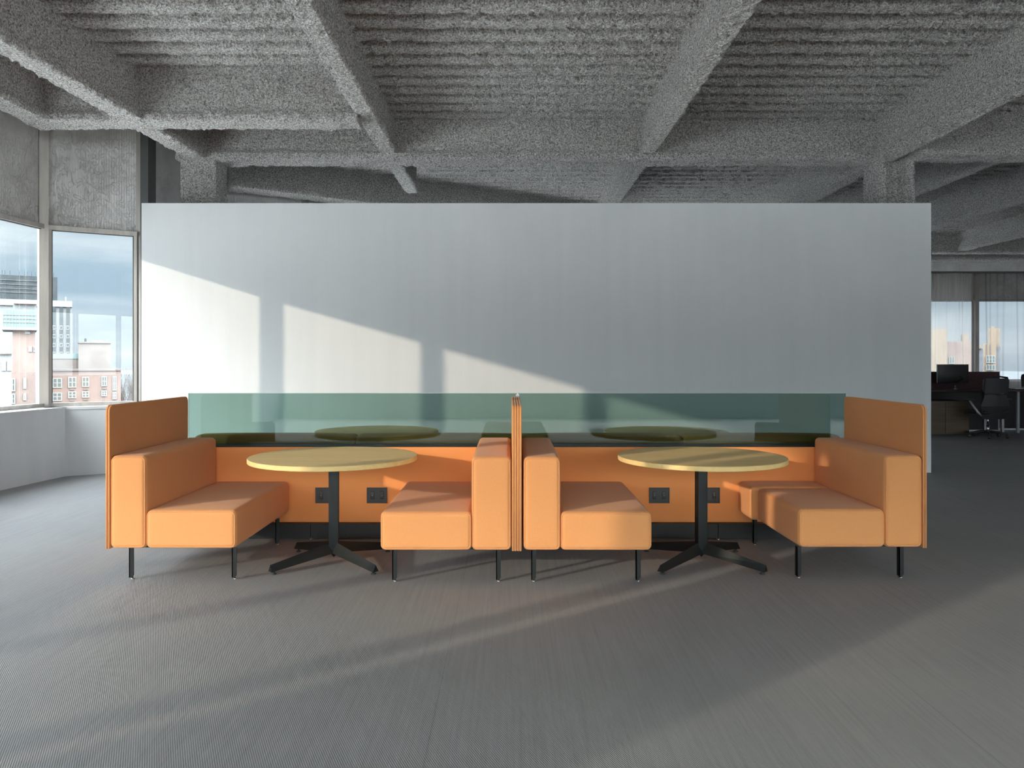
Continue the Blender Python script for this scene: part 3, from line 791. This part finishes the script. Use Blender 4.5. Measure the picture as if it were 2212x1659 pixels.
# ---- sheer curtains in front of the far windows
def curtain(x0, x1, y, z0, z1, colr, alpha, seed, label):
    m = bpy.data.materials.new('sheer_curtain'); m.use_nodes = True; t = m.node_tree; t.nodes.clear()
    o = N(t, 'ShaderNodeOutputMaterial'); tr = N(t, 'ShaderNodeBsdfTransparent'); tr.inputs[0].default_value = (0.97, 0.97, 0.97, 1)
    df = N(t, 'ShaderNodeBsdfDiffuse'); df.inputs[0].default_value = (*colr, 1)
    tl = N(t, 'ShaderNodeBsdfTranslucent'); tl.inputs[0].default_value = (*colr, 1)
    a = N(t, 'ShaderNodeMixShader'); a.inputs[0].default_value = 0.5; lk(t, df.outputs[0], a.inputs[1]); lk(t, tl.outputs[0], a.inputs[2])
    # woven density: more thread is crossed where the cloth turns edge-on in a fold
    lw = N(t, 'ShaderNodeLayerWeight'); lw.inputs[0].default_value = 0.5
    f = math_node(t, 'MULTIPLY_ADD', math_node(t, 'POWER', lw.outputs['Facing'], 2.0), 0.75, alpha, clamp=True)
    b = N(t, 'ShaderNodeMixShader'); lk(t, f, b.inputs[0]); lk(t, tr.outputs[0], b.inputs[1]); lk(t, a.outputs[0], b.inputs[2]); lk(t, b.outputs[0], o.inputs[0])
    rnd = random.Random(seed); n = int((x1 - x0) / 0.018); nz = 14
    ph = [(rnd.uniform(5, 9), rnd.uniform(0, 6)), (rnd.uniform(14, 22), rnd.uniform(0, 6)), (rnd.uniform(35, 50), rnd.uniform(0, 6))]
    X = np.linspace(x0, x1, n + 1); Z = np.linspace(z0, z1, nz + 1)
    V = np.zeros((nz + 1, n + 1, 3))
    for j, z in enumerate(Z):
        k = 0.35 + 0.65 * (1 - j / nz)
        top = max(0, (j / nz - 0.9) * 10)
        base_ = 0.05 * np.sin(X * ph[0][0] + ph[0][1] + 0.15 * z) + 0.035 * np.sin(X * ph[1][0] + ph[1][1] + 0.3 * z)
        V[j, :, 1] = y + base_ * k + 0.012 * np.sin(X * ph[2][0] + ph[2][1]) * (1 + top)
        V[j, :, 0] = X + 0.02 * np.sin(X * ph[0][0] * 1.7 + 0.4 * z)
        V[j, :, 2] = z
    i = (np.arange(nz)[:, None] * (n + 1) + np.arange(n)[None, :]).ravel()
    o2 = np_mesh('sheer_curtain', V.reshape(-1, 3), np.stack([i, i + 1, i + n + 2, i + n + 1], 1), m)
    return tag(o2, label, 'curtain')
curtain(9.0, 12.25, 20.52 + 0.38, 0.03, 3.70, (0.62, 0.57, 0.53), 0.38, 3, 'pale sheer curtain hanging next to the white wall in the far window')
curtain(12.27, 15.9, 20.90, 0.03, 3.70, (0.20, 0.17, 0.165), 0.22, 8, 'dark sheer curtain hanging at the right edge of the far window')
MB_t = MB().box(8.6, 15.95, 20.84, 20.96, 3.70, 3.74).build('curtain_track', M_darkalu); tag(MB_t, 'black ceiling track carrying the far sheer curtains', 'curtain track')
# ceiling bulkhead over the curtains
tag(MB().box(8.3, 16.0, 20.70, 21.0, 3.74, 4.2).build('trim_3', M_foil), kind='structure')

# ================================================================== outside
M_ground = mat('hazy_city_ground', (0.22, 0.24, 0.25), 0.9)
def _ground(m):
    # ground colour set pale out of view to bounce light up, dark in view
    t = m.node_tree; n = noise(m, objco(m), 0.02, 4)
    a = ramp(t, n, [(0.35, (0.40, 0.41, 0.415)), (0.65, (0.50, 0.50, 0.50))]); b = ramp(t, n, [(0.35, (0.022, 0.030, 0.037)), (0.65, (0.034, 0.043, 0.050))])
    sp = N(t, 'ShaderNodeSeparateXYZ'); lk(t, objco(m), sp.inputs[0])
    mr = N(t, 'ShaderNodeMapRange'); lk(t, sp.outputs[1], mr.inputs[0]); mr.inputs[1].default_value = 25.0; mr.inputs[2].default_value = 60.0
    lk(t, mixc(t, mr.outputs[0], a, b), pb(m).inputs['Base Color'])
_ground(M_ground)
tag(MB().box(-1500, 1500, -600, 2500, -34.0, -33.0).build('ground', M_ground), kind='structure')
def bmat(name, a, b, scale=0.6):
    m = mat(name, a, 0.85, spec=0.2); vary(m, noise(m, objco(m), scale, 5), a, b); return m
M_pink = bmat('pink_render', (0.098, 0.073, 0.067), (0.115, 0.088, 0.080))
M_taupe = bmat('taupe_brick', (0.072, 0.061, 0.058), (0.088, 0.078, 0.073))
M_pale = bmat('pale_cladding', (0.090, 0.095, 0.100), (0.106, 0.110, 0.114))
M_charc = bmat('charcoal_cladding', (0.014, 0.018, 0.020), (0.024, 0.029, 0.032))
M_wglass = mat('distant_window_glass', (0.022, 0.036, 0.036), 0.5)
M_mint = mat('pale_mint_glass', (0.058, 0.092, 0.093), 0.6)
M_redroof = bmat('red_roof_sheet', (0.12, 0.062, 0.052), (0.14, 0.075, 0.062))
M_cream = bmat('cream_stone', (0.098, 0.078, 0.060), (0.115, 0.092, 0.072))
M_slategrey = bmat('slate_facade', (0.05, 0.056, 0.066), (0.07, 0.076, 0.086))
M_frame = mat('white_window_frame', (0.105, 0.112, 0.115), 0.5)
GZ = -33.0
FR = [0.0]                                  # bearing of the building being built
def wx(px, Y): return Y * math.tan(math.atan((px - CX) / F) - FR[0])
def wz(py, Y, px=None):
    a = FR[0]
    return 1.4 + (HY - py) / F * Y * math.cos(a)
def px_box(mb, px0, px1, py0, py1, Y, dep):
    """box whose near face stands Y metres off along the bearing; py1 None = down to the ground"""
    z0 = GZ if py1 is None else wz(py1, Y)
    mb.box(wx(px0, Y), wx(px1, Y), Y, Y + dep, z0, wz(py0, Y)); return mb
def bwin(root, px0, px1, py0, py1, Y, nx=2, nz=2, glassm=None, proud=0.12):
    x0, x1, z0, z1 = wx(px0, Y), wx(px1, Y), wz(py1, Y), wz(py0, Y)
    f = MB(); b = 0.12
    f.box(x0, x1, Y - proud, Y, z0, z0 + b); f.box(x0, x1, Y - proud, Y, z1 - b, z1)
    for k in range(nx + 1):
        xx = x0 + (x1 - x0 - b) * k / nx; f.box(xx, xx + b, Y - proud, Y, z0 + b, z1 - b)
    for k in range(1, nz):
        zc = z0 + (z1 - z0) * k / nz; f.box(x0 + b, x1 - b, Y - proud + 0.02, Y, zc - 0.05, zc + 0.05)
    o = bpart(f, 'window', M_frame, root)
    q = bpart(MB().box(x0 + b, x1 - b, Y - proud * 0.5, Y - 0.01, z0 + b, z1 - b), 'pane', glassm or M_wglass, root); q.parent = o
    return o
def building(name, pxc, Y, label):
    """empty at the building's foot; its parts are given in the bearing frame centred on the viewpoint"""
    FR[0] = math.atan((pxc - CX) / F)
    a = FR[0]
    return empty(name, (Y * math.sin(a), Y * math.cos(a), GZ), -a, label, 'building')
def bpart(mb, name, m, root):
    Yc = math.hypot(root.location.x, root.location.y)
    mb.v = [(v[0], v[1] - Yc, v[2] - GZ) for v in mb.v]
    return mb.build(name, m, root)
def bw(root, *a, **k): return bwin(root, *a, **k)
# pink apartment block with taupe penthouse (through the corner window)
Y = 112.0
b1 = building('apartment_building', 180, Y, 'pink apartment block with a taupe penthouse seen through the corner window')
bpart(px_box(MB(), 84, 261, 800, None, Y, 14), 'wall', M_pink, b1)
bpart(px_box(MB(), 83, 262, 797, 801, Y - 0.25, 15), 'cornice', M_taupe, b1)
bpart(px_box(MB(), 169, 239, 740, 800, Y + 2.5, 9), 'penthouse', M_taupe, b1)
bpart(px_box(MB(), 168, 240, 738, 741, Y + 2.3, 9.4), 'parapet', M_taupe, b1)
bpart(px_box(MB(), 84, 178, 775, 800, Y + 3.5, 8), 'roof_storey', M_taupe, b1)
bpart(px_box(MB(), 84, 177, 764, 775, Y + 3.4, 0.2), 'glass_balustrade', M_mint, b1)
bpart(px_box(MB(), 198, 221, 735, 740, Y + 5, 2), 'roof_vent', M_cream, b1)
bpart(px_box(MB(), 182, 187, 731, 740, Y + 5, 1), 'chimney', M_charc, b1)
for a in ((113, 134, 816, 837), (147, 165, 814, 837), (177, 193, 814, 836), (219, 231, 813, 835), (243, 252, 813, 845)):
    bw(b1, *a, Y - 0.02, glassm=M_wglass)
for a in ((113, 134, 847, 865), (147, 165, 845, 860), (177, 193, 845, 859), (219, 231, 844, 857), (243, 252, 848, 864)):
    bw(b1, *a, Y - 0.02, glassm=M_wglass)
for a in ((151, 161, 839, 843), (180, 190, 839, 843), (221, 230, 838, 842), (151, 161, 862, 866), (180, 190, 862, 865)):
    bpart(px_box(MB(), *a, Y - 0.12, 0.1), 'vent_grille', M_taupe, b1)
# pink tower with glazed lantern and red roof (through the left window)
Y = 104.0
b2 = building('tower_building', 50, Y, 'pink tower with a mint glazed lantern and red pyramid roof seen through the left window')
bpart(px_box(MB(), 27, 76, 712, None, Y, 7), 'wall', M_pink, b2)
bpart(px_box(MB(), 5, 77, 804, None, Y - 2.0, 4), 'podium', M_pink, b2)
bpart(px_box(MB(), 4, 80, 707, 713, Y - 0.8, 8), 'lantern_base', M_pale, b2)
lan = bpart(px_box(MB(), 5, 79, 669, 708, Y - 0.5, 7), 'glazed_lantern', M_mint, b2)
gb = MB()
for px in range(6, 79, 7): px_box(gb, px, px + 0.8, 669, 708, Y - 0.6, 0.1)
for py in (680, 688, 696): px_box(gb, 5, 79, py, py + 0.9, Y - 0.62, 0.1)
bpart(gb, 'glazing_bars', M_frame, b2)
bpart(px_box(MB(), 28, 79, 656, 669, Y + 0.5, 6), 'roof_drum', M_pale, b2)
px_ = [wx(30, Y), wx(79, Y)]; zt = wz(643, Y); zb_ = wz(656, Y); xm = (px_[0] + px_[1]) / 2
bpart(MB().add([(px_[0], Y, zb_), (px_[1], Y, zb_), (px_[1], Y + 6, zb_), (px_[0], Y + 6, zb_), (xm, Y + 3, zt)], [(3, 2, 1, 0), (0, 1, 4), (1, 2, 4), (2, 3, 4), (3, 0, 4)]), 'pyramid_roof', M_redroof, b2)
for a in ((61, 69, 748, 760), (72, 76, 748, 760), (54, 65, 716, 721)): bw(b2, *a, Y - 0.02)
for a in ((20, 33, 817, 845), (20, 33, 850, 872), (50, 57, 816, 840), (50, 57, 850, 865)): bw(b2, *a, Y - 2.02)
# low white annex left
Y = 92.0
b3 = building('annex_building', 10, Y, 'low pale grey annex with white framed windows beside the pink tower')
bpart(px_box(MB(), -30, 25, 764, None, Y, 6), 'wall', M_pale, b3); bpart(px_box(MB(), -32, 26, 762, 765, Y - 0.3, 6.6), 'cornice', M_taupe, b3)
bw(b3, 3, 13, 780, 801, Y - 0.02, nx=2, nz=2); bw(b3, 15, 25, 780, 801, Y - 0.02, nx=2, nz=2)
# white tower with dark window bands
Y = 165.0
b4 = building('office_tower', 110, Y, 'white office tower with dark vertical window bands seen through the corner window')
bpart(px_box(MB(), -20, 155, 661, None, Y, 16), 'wall', M_pale, b4)
bpart(px_box(MB(), -21, 156, 649, 662, Y - 0.4, 17), 'crown_band', M_pale, b4)
for a in (98, 113, 128.5, 143): 
    o = bpart(px_box(MB(), a, a + 7.8, 662, 900, Y - 0.35, 0.3), 'window_band', M_charc, b4)
    fr = MB()
    for py in range(703, 800, 19): px_box(fr, a + 0.6, a + 6.6, py, py + 8.5, Y - 0.42, 0.06)
    q = bpart(fr, 'window_frames', M_frame, b4)
    fr = MB()
    for py in range(703, 800, 19): px_box(fr, a + 1.3, a + 5.9, py + 1, py + 7.2, Y - 0.47, 0.06)
    bpart(fr, 'window_panes', M_charc, b4)
bpart(px_box(MB(), 140.5, 143.5, 640, 650, Y + 3, 1), 'chimney', M_pale, b4)
# charcoal building behind
Y = 215.0
b5 = building('charcoal_building', 60, Y, 'charcoal clad high rise with rooftop antennas behind the white tower')
bpart(px_box(MB(), -60, 124, 596, None, Y, 25), 'wall', M_charc, b5)
for py in (606, 615, 624, 632): bpart(px_box(MB(), -60, 100, py, py + 1.0, Y - 0.2, 0.2), 'facade_rail', M_slategrey, b5)
for px in (4, 10, 21, 41, 52, 59, 68, 76, 115): bpart(px_box(MB(), px, px + 1.0, 586, 596, Y + 1, 0.3), 'antenna', M_charc, b5)
# right-hand side: sunlit buildings beyond the sheer curtains
Y = 190.0
b6 = building('stone_tower', 2140, Y, 'cream stone tower with a stepped top seen through the dark sheer curtain')
bpart(px_box(MB(), 2124, 2152, 742, None, Y, 14), 'wall', M_cream, b6)
bpart(px_box(MB(), 2135, 2160, 709, 800, Y + 2, 8), 'upper_tower', M_cream, b6)
bpart(px_box(MB(), 2140, 2148, 705, 710, Y + 4, 3), 'roof_vent', M_cream, b6)
bpart(px_box(MB(), 2152, 2161, 750, None, Y + 1, 14), 'side_wing', M_slategrey, b6)
for px in (2130, 2138): bpart(px_box(MB(), px, px + 2.0, 744, 765, Y - 0.1, 0.1), 'facade_groove', M_taupe, b6)
bw(b6, 2130, 2150, 768, 784, Y - 0.3, nx=3, nz=2); bw(b6, 2130, 2150, 788, 800, Y - 0.3, nx=3, nz=1)
b7 = building('gabled_building', 2106, 170.0, 'small grey building with a pale gabled top left of the stone tower')
bpart(px_box(MB(), 2101, 2123, 753, None, 170, 10), 'wall', M_slategrey, b7)
bpart(px_box(MB(), 2101, 2120, 746, 753, 169.5, 11), 'roof_edge', M_cream, b7)
b8 = building('cream_building', 2030, 150.0, 'wide cream building seen through the pale sheer curtain beside the white wall')
bpart(px_box(MB(), 1980, 2046, 710, None, 150, 14), 'wall', M_cream, b8)
bpart(px_box(MB(), 2040, 2098, 738, None, 154, 14), 'side_wing', M_pink, b8)
bpart(px_box(MB(), 2078, 2092, 722, 745, 156, 8), 'penthouse', M_cream, b8)
bw(b8, 2050, 2062, 770, 786, 153.9, nx=2, nz=1)
# low parapet roof outside the far window
tag(MB().box(20, 60, 60, 80, GZ, wz(840, 60)).build('brick_roof_block', M_slategrey), 'low grey brick roof block outside the far right window', 'building')
# bare winter tree at the right of the corner window
def tree(px, py_top, Y, label):
    FR[0] = 0.0
    rnd = random.Random(4); mb = MB(); x = wx(px, Y); ztop = wz(py_top, Y); zb0 = GZ
    H = ztop - zb0
    root = empty('bare_tree', (x, Y, zb0), 0, label, 'tree')
    mb.tube([(0, 0, 0), (0.2, 0.1, H * 0.35), (0.0, 0.0, H * 0.66)], [0.55, 0.42, 0.3], 7)
    mb.build('trunk', M_taupe, root)
    br = MB()
    def grow(p, d, L, r, depth):
        q = p + d * L * 0.5 + Vector((rnd.uniform(-.06, .06), rnd.uniform(-.06, .06), 0)) * L
        e = p + d * L
        br.tube([p, q, e], [r, r * 0.8, r * 0.55], 3, cap=False)
        if depth == 0: return
        for k in range(4 if depth > 1 else 5):
            nd = (d + Vector((rnd.uniform(-.45, .45), rnd.uniform(-.4, .4), rnd.uniform(0.1, .4)))).normalized()
            t = rnd.uniform(0.4, 1.0)
            grow(p + d * L * t, nd, L * rnd.uniform(0.62, 0.78), r * 0.6, depth - 1)
    for k in range(7):
        a = 2 * PI * k / 7
        grow(Vector((0, 0, H * 0.62)), Vector((math.cos(a) * 0.5, math.sin(a) * 0.4, 1)).normalized(), H * 0.14, 0.10, 4)
    br.build('branches', M_taupe, root)
tree(284, 782, 136.0, 'bare winter tree beside the pink apartment block')
